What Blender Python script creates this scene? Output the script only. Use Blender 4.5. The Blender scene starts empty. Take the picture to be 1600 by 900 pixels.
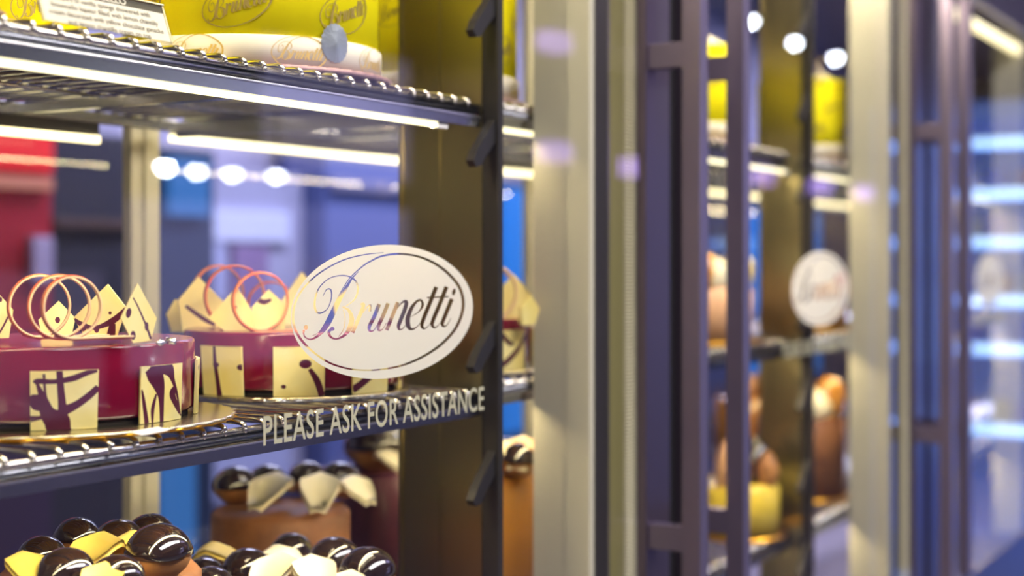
import bpy, bmesh, math, random
import numpy as np
from mathutils import Vector, Matrix
from mathutils.geometry import delaunay_2d_cdt
PI = math.pi; sin = math.sin; cos = math.cos
C = bpy.context.scene.collection

# ------------------------------------------------------------------ camera, world, exposure
F, HORIZON = 2300.0, 405.0
EYE = Vector((-0.721, -0.846, 1.45))
FWD = Vector((0.8625, 0.506, 0)).normalized()
RGT = Vector((FWD.y, -FWD.x, 0))
cam_data = bpy.data.cameras.new('camera'); cam = bpy.data.objects.new('camera', cam_data); C.objects.link(cam)
cam.location = EYE
cam.rotation_euler = (PI/2, 0, math.atan2(FWD.y, FWD.x) - PI/2)
cam_data.sensor_width = 36; cam_data.lens = F/1600*36
cam_data.shift_y = -(450-HORIZON)/1600
cam_data.clip_start = 0.02; cam_data.clip_end = 60
cam_data.dof.use_dof = True; cam_data.dof.focus_distance = 1.29; cam_data.dof.aperture_fstop = 2.8
bpy.context.scene.camera = cam
vs = bpy.context.scene.view_settings
vs.view_transform = 'Standard'; vs.look = 'None'; vs.exposure = 0.85; vs.gamma = 1; vs.use_curve_mapping = False
world = bpy.data.worlds.new('world'); bpy.context.scene.world = world; world.use_nodes = True
world.node_tree.nodes['Background'].inputs[0].default_value = (0.42, 0.40, 0.72, 1)
world.node_tree.nodes['Background'].inputs[1].default_value = 0.35
cy = bpy.context.scene.cycles
cy.use_denoising = True; cy.max_bounces = 10; cy.transparent_max_bounces = 24; cy.glossy_bounces = 4; cy.diffuse_bounces = 3
cy.sample_clamp_indirect = 6; cy.caustics_reflective = False; cy.caustics_refractive = False

def area_light(name, loc, rot, sx, sy, power, col):
    d = bpy.data.lights.new(name, 'AREA'); d.shape = 'RECTANGLE'; d.size = sx; d.size_y = sy; d.energy = power; d.color = col
    o = bpy.data.objects.new(name, d); C.objects.link(o); o.location = loc; o.rotation_euler = rot; return o
area_light('aisle_fill', (0.6, -1.7, 3.1), (0, 0, 0), 4.0, 0.6, 105, (1.0, 0.95, 0.93))  # unseen fill lamp added to brighten the door lettering and cabinet fronts
area_light('aisle_end_fill', (4.5, -1.7, 3.1), (0, 0, 0), 3.0, 0.6, 14, (0.62, 0.56, 1.0))  # unseen violet fill added over the far aisle
area_light('shop_fill', (4.6, 1.9, 3.15), (0, 0, 0), 4.0, 0.6, 95, (0.72, 0.74, 1.0))  # unseen fill added to light the background beyond the cabinet
area_light('shop_end_fill', (9.5, 1.9, 3.15), (0, 0, 0), 4.0, 0.6, 80, (0.72, 0.72, 1.0))  # second added fill for the far end of the background

# ------------------------------------------------------------------ helpers
def ray(px, py=HORIZON):
    return FWD + RGT*((px-800)/F) + Vector((0, 0, 1))*((HORIZON-py)/F)
def at_y(px, py, y):
    d = ray(px, py); return EYE + d*((y-EYE.y)/d.y)
def at_d(px, py, depth):
    return EYE + ray(px, py)*depth

MATS = {}
def mat(name, col=(0.8, 0.8, 0.8), rough=0.5, metal=0.0, emit=None, es=0.0, coat=0.0, trans=0.0, alpha=1.0, bump=None, sheen=0, sss=0, spec=0.5, vary=None, aniso=0):
    if name in MATS: return MATS[name]
    m = bpy.data.materials.new(name); m.use_nodes = True; nt = m.node_tree; b = nt.nodes['Principled BSDF']
    b.inputs['Base Color'].default_value = (*col, 1); b.inputs['Roughness'].default_value = rough
    b.inputs['Metallic'].default_value = metal; b.inputs['Coat Weight'].default_value = coat
    b.inputs['Coat Roughness'].default_value = 0.05
    b.inputs['Transmission Weight'].default_value = trans; b.inputs['Alpha'].default_value = alpha
    b.inputs['Specular IOR Level'].default_value = spec
    b.inputs['Subsurface Weight'].default_value = sss
    b.inputs['Subsurface Radius'].default_value = (0.01, 0.005, 0.003)
    if emit: b.inputs['Emission Color'].default_value = (*emit, 1); b.inputs['Emission Strength'].default_value = es
    if vary or bump:
        tc = nt.nodes.new('ShaderNodeTexCoord'); mp = nt.nodes.new('ShaderNodeMapping')
        sc = (vary or bump)[1]
        mp.inputs['Scale'].default_value = sc if isinstance(sc, tuple) else (sc, sc, sc)
        nz = nt.nodes.new('ShaderNodeTexNoise'); nz.inputs['Scale'].default_value = 1; nz.inputs['Detail'].default_value = 4
        nt.links.new(tc.outputs['Object'], mp.inputs[0]); nt.links.new(mp.outputs[0], nz.inputs['Vector'])
        if vary:
            mx = nt.nodes.new('ShaderNodeMix'); mx.data_type = 'RGBA'
            mx.inputs[6].default_value = (*col, 1); mx.inputs[7].default_value = (*vary[0], 1)
            rp = nt.nodes.new('ShaderNodeMapRange'); rp.inputs[1].default_value = 0.35; rp.inputs[2].default_value = 0.65
            nt.links.new(nz.outputs[0], rp.inputs[0]); nt.links.new(rp.outputs[0], mx.inputs[0]); nt.links.new(mx.outputs[2], b.inputs['Base Color'])
        if bump:
            bp = nt.nodes.new('ShaderNodeBump'); bp.inputs['Strength'].default_value = bump[0]; bp.inputs['Distance'].default_value = 0.002
            nt.links.new(nz.outputs[0], bp.inputs['Height']); nt.links.new(bp.outputs[0], b.inputs['Normal'])
    MATS[name] = m; return m

def pane_mat(name, tint=(1, 1, 1), ior=1.5, rough=0.0):
    m = bpy.data.materials.new(name); m.use_nodes = True; nt = m.node_tree; nt.nodes.clear()
    out = nt.nodes.new('ShaderNodeOutputMaterial'); mx = nt.nodes.new('ShaderNodeMixShader')
    tr = nt.nodes.new('ShaderNodeBsdfTransparent'); tr.inputs[0].default_value = (*tint, 1)
    gl = nt.nodes.new('ShaderNodeBsdfGlossy'); gl.inputs['Roughness'].default_value = rough
    fr = nt.nodes.new('ShaderNodeFresnel'); fr.inputs[0].default_value = ior
    ge = nt.nodes.new('ShaderNodeNewGeometry'); iv = nt.nodes.new('ShaderNodeMath'); iv.operation = 'SUBTRACT'; iv.inputs[0].default_value = 1
    ml = nt.nodes.new('ShaderNodeMath'); ml.operation = 'MULTIPLY'
    nt.links.new(ge.outputs['Backfacing'], iv.inputs[1]); nt.links.new(iv.outputs[0], ml.inputs[0]); nt.links.new(fr.outputs[0], ml.inputs[1])
    nt.links.new(ml.outputs[0], mx.inputs[0]); nt.links.new(tr.outputs[0], mx.inputs[1]); nt.links.new(gl.outputs[0], mx.inputs[2])
    nt.links.new(mx.outputs[0], out.inputs[0]); MATS[name] = m; return m

def thin_mat(name, col, transl=0.5, rough=0.4, alpha=1.0):
    """thin sheet: diffuse + translucent, optional see-through share"""
    m = bpy.data.materials.new(name); m.use_nodes = True; nt = m.node_tree; nt.nodes.clear()
    out = nt.nodes.new('ShaderNodeOutputMaterial'); mx = nt.nodes.new('ShaderNodeMixShader'); mx.inputs[0].default_value = transl
    df = nt.nodes.new('ShaderNodeBsdfDiffuse'); df.inputs[0].default_value = (*col, 1)
    tl = nt.nodes.new('ShaderNodeBsdfTranslucent'); tl.inputs[0].default_value = (*col, 1)
    nt.links.new(df.outputs[0], mx.inputs[1]); nt.links.new(tl.outputs[0], mx.inputs[2])
    last = mx
    if alpha < 1:
        m2 = nt.nodes.new('ShaderNodeMixShader'); m2.inputs[0].default_value = alpha
        tr = nt.nodes.new('ShaderNodeBsdfTransparent'); nt.links.new(tr.outputs[0], m2.inputs[1]); nt.links.new(mx.outputs[0], m2.inputs[2]); last = m2
    nt.links.new(last.outputs[0], out.inputs[0]); MATS[name] = m; return m

class MB:
    def __init__(s): s.v = []; s.f = []; s.m = []; s.sm = []
    def add(s, vs, fs, mi=0, smooth=False):
        n = len(s.v); s.v += [tuple(v) for v in vs]
        for f in fs: s.f.append([n+i for i in f]); s.m.append(mi); s.sm.append(smooth)
        return s
    def box(s, x0, x1, y0, y1, z0, z1, mi=0, bev=0.0):
        if bev > 0:
            bm = bmesh.new(); bmesh.ops.create_cube(bm, size=1)
            for v in bm.verts: v.co = Vector(((x0+x1)/2+v.co.x*(x1-x0), (y0+y1)/2+v.co.y*(y1-y0), (z0+z1)/2+v.co.z*(z1-z0)))
            bmesh.ops.bevel(bm, geom=bm.edges[:], offset=bev, segments=2, profile=0.6, affect='EDGES')
            bm.verts.index_update()
            s.add([v.co[:] for v in bm.verts], [[v.index for v in f.verts] for f in bm.faces], mi); bm.free(); return s
        vs = [(x, y, z) for z in (z0, z1) for y in (y0, y1) for x in (x0, x1)]
        return s.add(vs, [(0, 2, 3, 1), (4, 5, 7, 6), (0, 1, 5, 4), (2, 6, 7, 3), (0, 4, 6, 2), (1, 3, 7, 5)], mi)
    def tube(s, pts, r, n=8, mi=0, closed=False, smooth=True):
        pts = [Vector(p) for p in pts]; N = len(pts); vs = []; fs = []
        rr = r if isinstance(r, (list, tuple)) else [r]*N
        up = None
        for i, p in enumerate(pts):
            if closed: t = pts[(i+1) % N]-pts[i-1]
            else: t = pts[min(i+1, N-1)]-pts[max(i-1, 0)]
            t.normalize()
            if up is None: up = Vector((0, 0, 1)) if abs(t.z) < 0.9 else Vector((1, 0, 0))
            a = t.cross(up).normalized(); b = a.cross(t).normalized(); up = b
            for k in range(n):
                an = 2*PI*k/n; vs.append(p+a*(cos(an)*rr[i])+b*(sin(an)*rr[i]))
        for i in range(N if closed else N-1):
            j = (i+1) % N
            for k in range(n): fs.append((i*n+k, i*n+(k+1) % n, j*n+(k+1) % n, j*n+k))
        if not closed: fs.append(tuple(range(n))[::-1]); fs.append(tuple((N-1)*n+k for k in range(n)))
        return s.add(vs, fs, mi, smooth)
    def lathe(s, prof, c=(0, 0, 0), n=48, mi=0, wob=None, smooth=True):
        vs = []; fs = []
        for (r, z) in prof:
            for k in range(n):
                a = 2*PI*k/n; q = r*(wob(a, r, z) if wob else 1)
                vs.append((c[0]+cos(a)*q, c[1]+sin(a)*q, c[2]+z))
        for i in range(len(prof)-1):
            for k in range(n): fs.append((i*n+k, i*n+(k+1) % n, (i+1)*n+(k+1) % n, (i+1)*n+k))
        if prof[0][0] > 1e-5: fs.append(tuple(range(n))[::-1])
        if prof[-1][0] > 1e-5: fs.append(tuple((len(prof)-1)*n+k for k in range(n)))
        return s.add(vs, fs, mi, smooth)
    def blob(s, c, rx, ry, rz, mi=0, n=14, m=9, noise=0, seed=0, rot=0):
        rnd = random.Random(seed); ph = [rnd.uniform(0, 6) for _ in range(4)]
        vs = []; fs = []
        for i in range(m+1):
            th = PI*i/m
            for k in range(n):
                a = 2*PI*k/n; q = 1+noise*(sin(3*a+ph[0])*sin(2*th+ph[1])+0.6*sin(5*a+ph[2]+3*th))
                x = sin(th)*cos(a)*rx*q; y = sin(th)*sin(a)*ry*q
                vs.append((c[0]+x*cos(rot)-y*sin(rot), c[1]+x*sin(rot)+y*cos(rot), c[2]+cos(th)*rz*q))
        for i in range(m):
            for k in range(n): fs.append((i*n+k, (i+1)*n+k, (i+1)*n+(k+1) % n, i*n+(k+1) % n))
        return s.add(vs, fs, mi, True)
    def build(s, name, mats, parent=None, shift=None, label=None):
        if not isinstance(mats, (list, tuple)): mats = [mats]
        me = bpy.data.meshes.new(name); vs = s.v
        if shift is not None: vs = [(a-shift[0], b-shift[1], c-shift[2]) for a, b, c in vs]
        me.from_pydata(vs, [], s.f)
        for m in mats: me.materials.append(m)
        me.polygons.foreach_set('material_index', s.m); me.polygons.foreach_set('use_smooth', s.sm); me.update()
        o = bpy.data.objects.new(name, me); C.objects.link(o)
        if parent: o.parent = parent
        if label: o['label'] = label
        return o

def tag(o, label, cat, group=None):
    o['label'] = label; o['category'] = cat
    if group: o['group'] = group
    return o
def thing(name, label, cat, loc=(0, 0, 0), rz=0, group=None):
    o = bpy.data.objects.new(name, None); C.objects.link(o); o.location = loc; o.rotation_euler = (0, 0, rz); o.empty_display_size = 0.05
    return tag(o, label, cat, group)
def struct(o): o['kind'] = 'structure'; return o
def dup(root, loc, rz, label, group=None):
    r = root.copy(); C.objects.link(r); r.location = loc; r.rotation_euler = (0, 0, rz); r['label'] = label
    if group: r['group'] = group
    for ch in list(root.children):
        c = ch.copy(); C.objects.link(c); c.parent = r
        for g in list(ch.children):
            d = g.copy(); C.objects.link(d); d.parent = c
    return r

# 2-D outlines: smooth variable-width pen strokes
def smooth(pts, n=6):
    out = []; N = len(pts)
    P = lambda i: np.array(pts[max(0, min(N-1, i))], float)
    for i in range(N-1):
        a, b, c, d = P(i-1), P(i), P(i+1), P(i+2)
        for k in range(n):
            t = k/n
            out.append(0.5*((2*b)+(-a+c)*t+(2*a-5*b+4*c-d)*t*t+(-a+3*b-3*c+d)*t**3))
    out.append(P(N-1)); return out
def ribbon(pts, n=6):
    q = smooth(pts, n) if len(pts) > 2 else [np.array(p, float) for p in pts]
    L = []; R = []
    for i, p in enumerate(q):
        t = q[min(i+1, len(q)-1)][:2]-q[max(i-1, 0)][:2]; t = t/(np.linalg.norm(t)+1e-9)
        nn = np.array([-t[1], t[0]])*max(p[2], 0.01)/2
        L.append(p[:2]+nn); R.append(p[:2]-nn)
    return L, R
def disc(cx, cy, rx, ry, n=20, rot=0):
    return [(cx+cos(2*PI*k/n)*rx*cos(rot)-sin(2*PI*k/n)*ry*sin(rot), cy+cos(2*PI*k/n)*rx*sin(rot)+sin(2*PI*k/n)*ry*cos(rot)) for k in range(n)]

STW = 1.0
def cut_sheet(outline, strokes, blobs=()):
    """triangulate an outline crossed by strokes; returns verts, faces, inside-stroke flags"""
    V = []; E = []; quads = []; polys = []
    def loop(pp):
        n = len(V)
        for p in pp: V.append((float(p[0]), float(p[1])))
        for i in range(len(pp)): E.append((n+i, n+(i+1) % len(pp)))
    loop(outline)
    for st in strokes:
        L, R = ribbon([(a_, b_, c_*STW) for a_, b_, c_ in st]); loop(list(L)+list(R)[::-1])
        for i in range(len(L)-1): quads.append([L[i], L[i+1], R[i+1], R[i]])
    for bl in blobs: loop(bl); polys.append([np.array(p) for p in bl])
    vo, eo, fo, *_ = delaunay_2d_cdt([Vector(v) for v in V], E, [], 0, 1e-7)
    vo = [(v[0], v[1]) for v in vo]
    cen = np.array([np.mean([vo[i] for i in f], axis=0) for f in fo])
    def inside(poly):
        r = np.zeros(len(cen), bool); n = len(poly)
        for i in range(n):
            x1, y1 = poly[i][0], poly[i][1]; x2, y2 = poly[(i+1) % n][0], poly[(i+1) % n][1]
            if y1 == y2: continue
            c = ((y1 > cen[:, 1]) != (y2 > cen[:, 1])) & (cen[:, 0] < (x2-x1)*(cen[:, 1]-y1)/(y2-y1)+x1)
            r ^= c
        return r
    ins = inside(outline); st = np.zeros(len(cen), bool)
    for q in quads+polys: st |= inside(q)
    return vo, [list(f) for f in fo], ins, st

def text_mesh(body, size=1.0, sx=1.0, align='LEFT', bold=0.0, spacing=1.0):
    cu = bpy.data.curves.new('lettering', 'FONT'); cu.body = body; cu.size = size; cu.align_x = align; cu.offset = bold; cu.space_character = spacing
    o = bpy.data.objects.new('lettering', cu); C.objects.link(o)
    dg = bpy.context.evaluated_depsgraph_get(); me = bpy.data.meshes.new_from_object(o.evaluated_get(dg))
    vs = [(v.co.x*sx, v.co.y) for v in me.vertices]; fs = [list(p.vertices) for p in me.polygons]
    bpy.data.objects.remove(o); bpy.data.curves.remove(cu); bpy.data.meshes.remove(me)
    return vs, fs

# ------------------------------------------------------------------ materials
steel = mat('brushed_steel', (0.56, 0.55, 0.53), 0.28, 1, bump=(0.10, (4, 4, 400)))
steel_wire = mat('polished_wire', (0.72, 0.70, 0.66), 0.16, 1)
steel_trim = mat('polished_trim', (0.50, 0.51, 0.53), 0.2, 1)
lip = mat('bright_lip', (0.85, 0.84, 0.80), 0.25, 1)
olive_steel = mat('warm_brushed_steel', (0.33, 0.29, 0.16), 0.3, 1, bump=(0.12, (30, 30, 600)))
beige_steel = mat('beige_satin_panel', (0.62, 0.59, 0.45), 0.55, 0.1, bump=(0.05, (6, 6, 500)))
dark_metal = mat('dark_bracket_metal', (0.045, 0.042, 0.04), 0.45, 0.6)
purple_metal = mat('violet_lit_metal', (0.19, 0.15, 0.20), 0.34, 0.85, bump=(0.06, (300, 300, 3)))  # violet of the room light is put into the metal's colour
handle_metal = mat('violet_lit_satin_handle', (0.27, 0.22, 0.31), 0.36, 0.8, bump=(0.05, (300, 300, 3)))  # violet reflection is put into the handle's base colour
black = mat('gap_black', (0.008, 0.008, 0.01), 0.7)
gasket_m = mat('pale_gasket', (0.80, 0.75, 0.52), 0.3)
glass = pane_mat('door_glass', (0.985, 0.985, 0.99), 1.62)
rear_glass = pane_mat('rear_glass', (0.93, 0.94, 0.98), 1.3)
led = mat('warm_led', (1, 1, 1), 0.5, emit=(1.0, 0.82, 0.45), es=48)
led_cover = mat('led_diffuser', (0.9, 0.85, 0.6), 0.5, emit=(1.0, 0.90, 0.52), es=1.25)
led_rear = mat('rear_led', (1, 1, 1), 0.5, emit=(1.0, 0.86, 0.42), es=1.6)
led_hot = mat('upper_led', (1, 1, 1), 0.5, emit=(1.0, 0.88, 0.60), es=42)
decal = thin_mat('frosted_white_film', (0.96, 0.95, 0.84), 0.5)
decal_thin = thin_mat('pale_lettering_film', (0.66, 0.65, 0.47), 0.4, alpha=0.85)
rasp = mat('raspberry_glaze', (0.18, 0.002, 0.024), 0.18, coat=0.25, sss=0.0)
base_shade = mat('cake_shadow_dark', (0.012, 0.008, 0.008), 0.6)
wchoc = mat('white_chocolate', (0.98, 0.86, 0.38), 0.38, sss=0.0, vary=((0.98, 0.80, 0.24), 25))
streak = mat('dark_berry_streak', (0.09, 0.008, 0.03), 0.3)
orange = mat('orange_chocolate_edge', (0.75, 0.10, 0.03), 0.35, vary=((0.85, 0.26, 0.06), 60))
creamc = mat('cream_chocolate', (0.90, 0.62, 0.32), 0.4)
gold = mat('gold_cake_board', (0.95, 0.48, 0.04), 0.28, 1)
board_rim = mat('crimped_foil_rim', (0.72, 0.66, 0.48), 0.25, 1)
silver = mat('silver_foil', (0.75, 0.78, 0.85), 0.15, 1, bump=(0.8, 90))
brown_board = mat('rose_brown_board', (0.34, 0.20, 0.19), 0.4, 0.3)
paper = mat('white_paper', (0.85, 0.84, 0.80), 0.6)
acrylic = pane_mat('acrylic_sheet', (0.97, 0.96, 0.92), 1.45)
acrylic_edge = mat('acrylic_edge', (0.85, 0.80, 0.55), 0.1)
ink = mat('grey_ink', (0.10, 0.09, 0.08), 0.6)
band_dark = mat('charcoal_print', (0.055, 0.05, 0.035), 0.5)
yellow = thin_mat('yellow_collar_film', (1.0, 0.88, 0.012), 0.12)
ylw_ink = mat('olive_print', (0.28, 0.20, 0.03), 0.5)
white_band = thin_mat('white_paper_band', (0.92, 0.86, 0.68), 0.1)
gold_ink = mat('gold_print', (0.62, 0.42, 0.09), 0.4)
cream = mat('whipped_cream', (0.90, 0.82, 0.56), 0.5)
yellow_cream = mat('lemon_glaze', (0.85, 0.62, 0.06), 0.3, coat=0.4)
choc = mat('dark_chocolate_glaze', (0.016, 0.009, 0.010), 0.08, coat=1.0)
choux = mat('caramel_choux', (0.30, 0.12, 0.035), 0.5, vary=((0.48, 0.22, 0.06), 35), bump=(0.6, 120))
brown = mat('milk_chocolate_sponge', (0.22, 0.085, 0.032), 0.55, vary=((0.34, 0.14, 0.05), 30))
peach = mat('peach_cream', (0.80, 0.46, 0.24), 0.45)
caramel = mat('caramel_glaze', (0.55, 0.24, 0.03), 0.2, coat=0.5)

# ------------------------------------------------------------------ room shell
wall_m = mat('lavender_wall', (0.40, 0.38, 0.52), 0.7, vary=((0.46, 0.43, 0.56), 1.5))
ceil_m = mat('ceiling_paint', (0.42, 0.40, 0.44), 0.8)
floor_m = mat('floor_stone', (0.12, 0.11, 0.15), 0.25, vary=((0.16, 0.14, 0.18), 3))
struct(MB().box(-3.2, 13.2, -4.2, 3.4, -0.1, 0).build('floor', floor_m))
struct(MB().box(-3.2, 13.2, -4.2, 3.4, 3.2, 3.3).build('ceiling', ceil_m))
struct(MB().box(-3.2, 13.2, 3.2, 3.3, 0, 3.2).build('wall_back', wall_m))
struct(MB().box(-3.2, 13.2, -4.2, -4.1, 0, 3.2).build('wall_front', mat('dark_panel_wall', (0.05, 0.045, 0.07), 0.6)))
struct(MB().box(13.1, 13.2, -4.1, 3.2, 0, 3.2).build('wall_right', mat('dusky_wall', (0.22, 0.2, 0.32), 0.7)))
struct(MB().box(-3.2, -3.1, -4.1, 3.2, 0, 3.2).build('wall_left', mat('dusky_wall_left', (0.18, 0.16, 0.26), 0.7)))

# ------------------------------------------------------------------ display cabinet
cab = thing('display_cabinet', 'long steel and glass cake display cabinet with lettered glass doors', 'cabinet', (0, 0, 0))
PER = 1.245
def part(mb, name, m, parent=cab, label=None): return mb.build(name, m, parent, label=label)
part(MB().box(-0.45, 4.4, -0.05, 0.56, 0.10, 0.72, bev=0.004), 'plinth', purple_metal)
part(MB().box(-0.45, 4.4, -0.045, 0.56, 2.06, 2.30, bev=0.004), 'canopy', purple_metal)
part(MB().box(-0.45, -0.43, -0.04, 0.56, 0.72, 2.06), 'end_panel', olive_steel)
part(MB().box(4.38, 4.40, -0.04, 0.56, 0.72, 2.06), 'end_panel', olive_steel)
Z0, Z1 = 0.72, 2.06
for i in range(3):
    x = 0.835+PER*i
    # mullion: satin box with a lit inner reveal, dark channel and polished strip behind the glass
    part(MB().box(x, x+0.30, -0.040, -0.0055, Z0, Z1, bev=0.001), 'mullion', beige_steel)
    part(MB().box(x, x+0.012, -0.0055, 0.037, Z0, Z1), 'mullion_reveal', beige_steel)
    part(MB().box(x+0.012, x+0.040, -0.0425, -0.040, Z0, Z1), 'dark_channel', dark_metal)
    part(MB().box(x+0.040, x+0.044, -0.0445, -0.040, Z0, Z1), 'channel_lip', lip)
    part(MB().box(x+0.044, x+0.086, -0.0435, -0.040, Z0, Z1), 'polished_strip', mat('olive_reflection_strip', (0.30, 0.27, 0.10), 0.3, 0.3))  # olive colour stands in for the cabinet interior mirrored in the strip
    for gx in (0.0945, 0.110):
        n = 4*int((Z1-Z0)/0.0046); mb = MB()
        pts = [(x+gx, -0.0415, Z0+(Z1-Z0)*k/n) for k in range(n+1)]
        rr = [0.0050+0.0030*cos(2*PI*k/4) for k in range(n+1)]
        mb.tube(pts, rr, 8); part(mb, 'ribbed_gasket', gasket_m)
# divider plates with hooked shelf standards
def hook_points(): return [0.90, 1.045, 1.187, 1.33, 1.552, 1.692, 1.835, 1.975]
for (x, ya, yb) in ((0.665, 0.006, 0.1155), (1.78, 0.03, 0.105), (2.93, 0.03, 0.105)):
    mb = MB().box(x, x+0.012, ya, yb, Z0, Z1)
    mb.box(x-0.0015, x, ya+(yb-ya)*0.50, ya+(yb-ya)*0.52, Z0, Z1)
    mb.box(x-0.003, x, yb-0.004, yb, Z0, Z1)
    part(mb, 'divider_panel', olive_steel)
    y0 = ya-0.022
    std = part(MB().box(x+0.0, x+0.010, y0, ya-0.0005, Z0, Z1, bev=0.001), 'shelf_standard', dark_metal)
    for z in hook_points():
        # flat hook: leaves the standard and bends down towards the shelf end
        w = 0.010; mb = MB(); prof = [(x+0.004, z+0.056), (x-0.038, z+0.016), (x-0.046, z+0.004), (x-0.040, z-0.003), (x-0.030, z-0.001), (x-0.022, z+0.008), (x+0.004, z+0.030)]
        n = len(prof); vs = [(px, y0+0.004, pz) for px, pz in prof]+[(px, y0+0.004+w, pz) for px, pz in prof]
        mb.add(vs, [tuple(range(n)), tuple(range(2*n-1, n-1, -1))]+[(k, n+k, n+(k+1) % n, (k+1) % n) for k in range(n)])
        mb.build('hook', dark_metal, std)
# rear posts and rear panes
for x in (0.620, 1.62, 2.85):
    mb = MB().box(x, x+0.050, 0.49, 0.506, Z0, Z1, bev=0.002); mb.box(x+0.02, x+0.032, 0.486, 0.49, Z0, Z1)
    part(mb, 'rear_post', beige_steel)
for (xa, xb) in ((-0.43, 0.618), (0.677, 1.618), (1.677, 2.848), (2.907, 4.378)):
    part(MB().box(xa, xb, 0.51, 0.515, Z0, Z1), 'rear_pane', rear_glass)
# top lamps
for (xa, xb) in ((-0.3, 0.80), (1.16, 2.05), (2.40, 3.40)):
    part(MB().box(xa, xb, -0.034, -0.018, 2.035 if xb < 3 else 1.995, 2.0599 if xb < 3 else 2.015), 'top_lamp', led_hot if xb < 3 else led_rear)

# ---------------- door logo (pen strokes traced in photo pixels, unprojected onto the glass)
def c1(p): return (440+p[0]/4.094, 380+p[1]/4.094)+tuple(p[2:])
def c2(p): return (580+p[0]/4.094, 380+p[1]/4.094)+tuple(p[2:])
OVAL = [c1(p) for p in [(650,60,.8),(530,73,1.6),(400,105,2.0),(280,165,2.2),(190,232,2.4),(120,312,2.8),(82,390,3.2),(70,470,3.8),(78,530,4.0),(104,590,4.0),(155,655,3.6),(220,712,3.2),(300,763,3.0),(380,792,2.6),(460,808,2.2),(573,812,1.8)]] + \
       [c2(p) for p in [(100,802,2.4),(200,780,3.0),(300,740,3.5),(400,682,3.9),(480,615,4.2),(540,540,4.4),(578,450,4.6),(586,370,4.6),(562,282,4.6),(502,205,4.3),(425,142,4.0),(332,96,3.5),(240,73,3.2),(150,69,3.0),(60,84,2.8)]] + \
       [c1(p) for p in [(573,112,2.4),(530,137,2.2),(470,187,1.8),(430,228,1.5),(390,288,1.3),(350,362,1.3),(310,440,1.3),(275,510,1.3),(235,570,1.2),(195,592,.8)]]
LET = [[c1(p) for p in s] for s in [
    [(492,180,.8),(448,225,2.6),(412,282,5),(372,350,7),(337,420,8.4),(300,500,8.6),(262,560,6.4),(216,602,3.6),(180,615,2.2),(150,602,2),(138,580,2.4),(140,555,3.4)],
    [(262,338,.6),(285,297,1.6),(312,298,2.4),(316,350,1.8),(290,420,1.4),(240,448,2.6),(212,420,3.2),(213,350,2.6),(240,282,1.8),(300,227,1.5),(370,207,1.5),(432,214,1.9),(474,246,2.8),(485,300,3.2),(465,358,2.0),(420,395,1.2),(385,410,.8)],
    [(385,408,.8),(425,428,4),(446,480,7.2),(434,540,7.6),(400,588,4.4),(350,612,2.6),(313,600,3.4),(300,568,4.8),(322,543,3.0)],
    [(392,425,.8),(404,480,1.1),(394,550,1.1),(362,598,.8)],
    [(503,392,3.0),(522,396,5.2),(490,480,5.6),(452,572,5.4)],
    [(480,500,.7),(520,440,1.2),(552,402,1.8),(566,398,3.6),(562,436,4.4)],
    [(622,390,5.8),(590,470,5.8),(560,530,5.4),(562,560,3.8),(588,556,1.6),(622,500,.9)]]] + \
      [[c2(p) for p in s] for s in [
    [(105,385,5.8),(75,460,5.8),(46,525,5.4),(46,555,3.8),(70,550,1.4),(95,510,.8)],
    [(168,378,5.6),(135,460,5.8),(96,556,5.6)],
    [(125,480,.7),(165,415,1.3),(198,378,2.6),(222,376,5.4),(214,420,6.2),(186,490,6.2),(172,530,5.2),(180,552,3),(206,540,1.2),(240,490,.8)],
    [(252,470,.7),(300,440,1.6),(326,400,4.2),(318,366,3.4),(290,372,3.6),(256,415,5.6),(232,480,7.4),(236,532,6.8),(258,550,3.6),(290,535,1.4),(322,495,.8)],
    [(414,280,6.4),(370,390,6.2),(330,490,6.0),(322,530,5),(338,546,2.6),(362,530,1.2),(392,490,.8)],
    [(480,278,6.4),(436,390,6.2),(394,490,6.0),(388,524,5),(404,540,2.6),(428,524,1.2),(456,486,.8)],
    [(355,348,2.2),(430,344,2.2),(493,342,2.0)],
    [(514,356,6.4),(484,430,6.2),(456,500,5.8),(454,524,4.6),(470,532,2.4),(490,514,1.2),(508,480,.8)]]]
DOTS = [disc(*c2((527, 312))[:2], 2.6, 5.6, rot=0.25), disc(*c1((153, 538))[:2], 3.2, 3.8), disc(*c1((322, 548))[:2], 3.4, 3.2)]
GY = -0.055                                    # outer face of the door glass
LC = (0.4026, 1.4015)                          # logo centre (x, z)
def up(p): v = at_y(p[0], p[1], GY); return (v.x, v.z)
outline_px = []
for k in range(96):
    a = 2*PI*k/96; X = LC[0]+0.1457*cos(a); Z = LC[1]+0.0620*sin(a)
    r = Vector((X, GY, Z))-EYE; d = r.dot(FWD); outline_px.append((800+F*r.dot(RGT)/d, HORIZON-F*r.z/d))
V2, F2, INS, STK = cut_sheet(outline_px, [OVAL]+LET, DOTS)
lv = [up(v) for v in V2]; lf = [f for f, a, b in zip(F2, INS, STK) if a and not b]
logo_mb = MB().add([(x, GY-0.0004, z) for x, z in lv], lf)
# wording under the logo
tv, tf = text_mesh('PLEASE ASK FOR ASSISTANCE', 1.0, 1.0, bold=0.012, spacing=1.06)
tx0, tx1 = min(v[0] for v in tv), max(v[0] for v in tv); ty0, ty1 = min(v[1] for v in tv), max(v[1] for v in tv)
A = at_y(411, 697, GY); B = at_y(756, 641, GY); Atop = at_y(411, 650, GY)
ht = (Atop.z-A.z)
word_mb = MB().add([(A.x+(B.x-A.x)*(v[0]-tx0)/(tx1-tx0), GY-0.0004, A.z+(B.z-A.z)*(v[0]-tx0)/(tx1-tx0)+ht*(v[1]-ty0)/(ty1-ty0)) for v in tv], tf)

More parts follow.
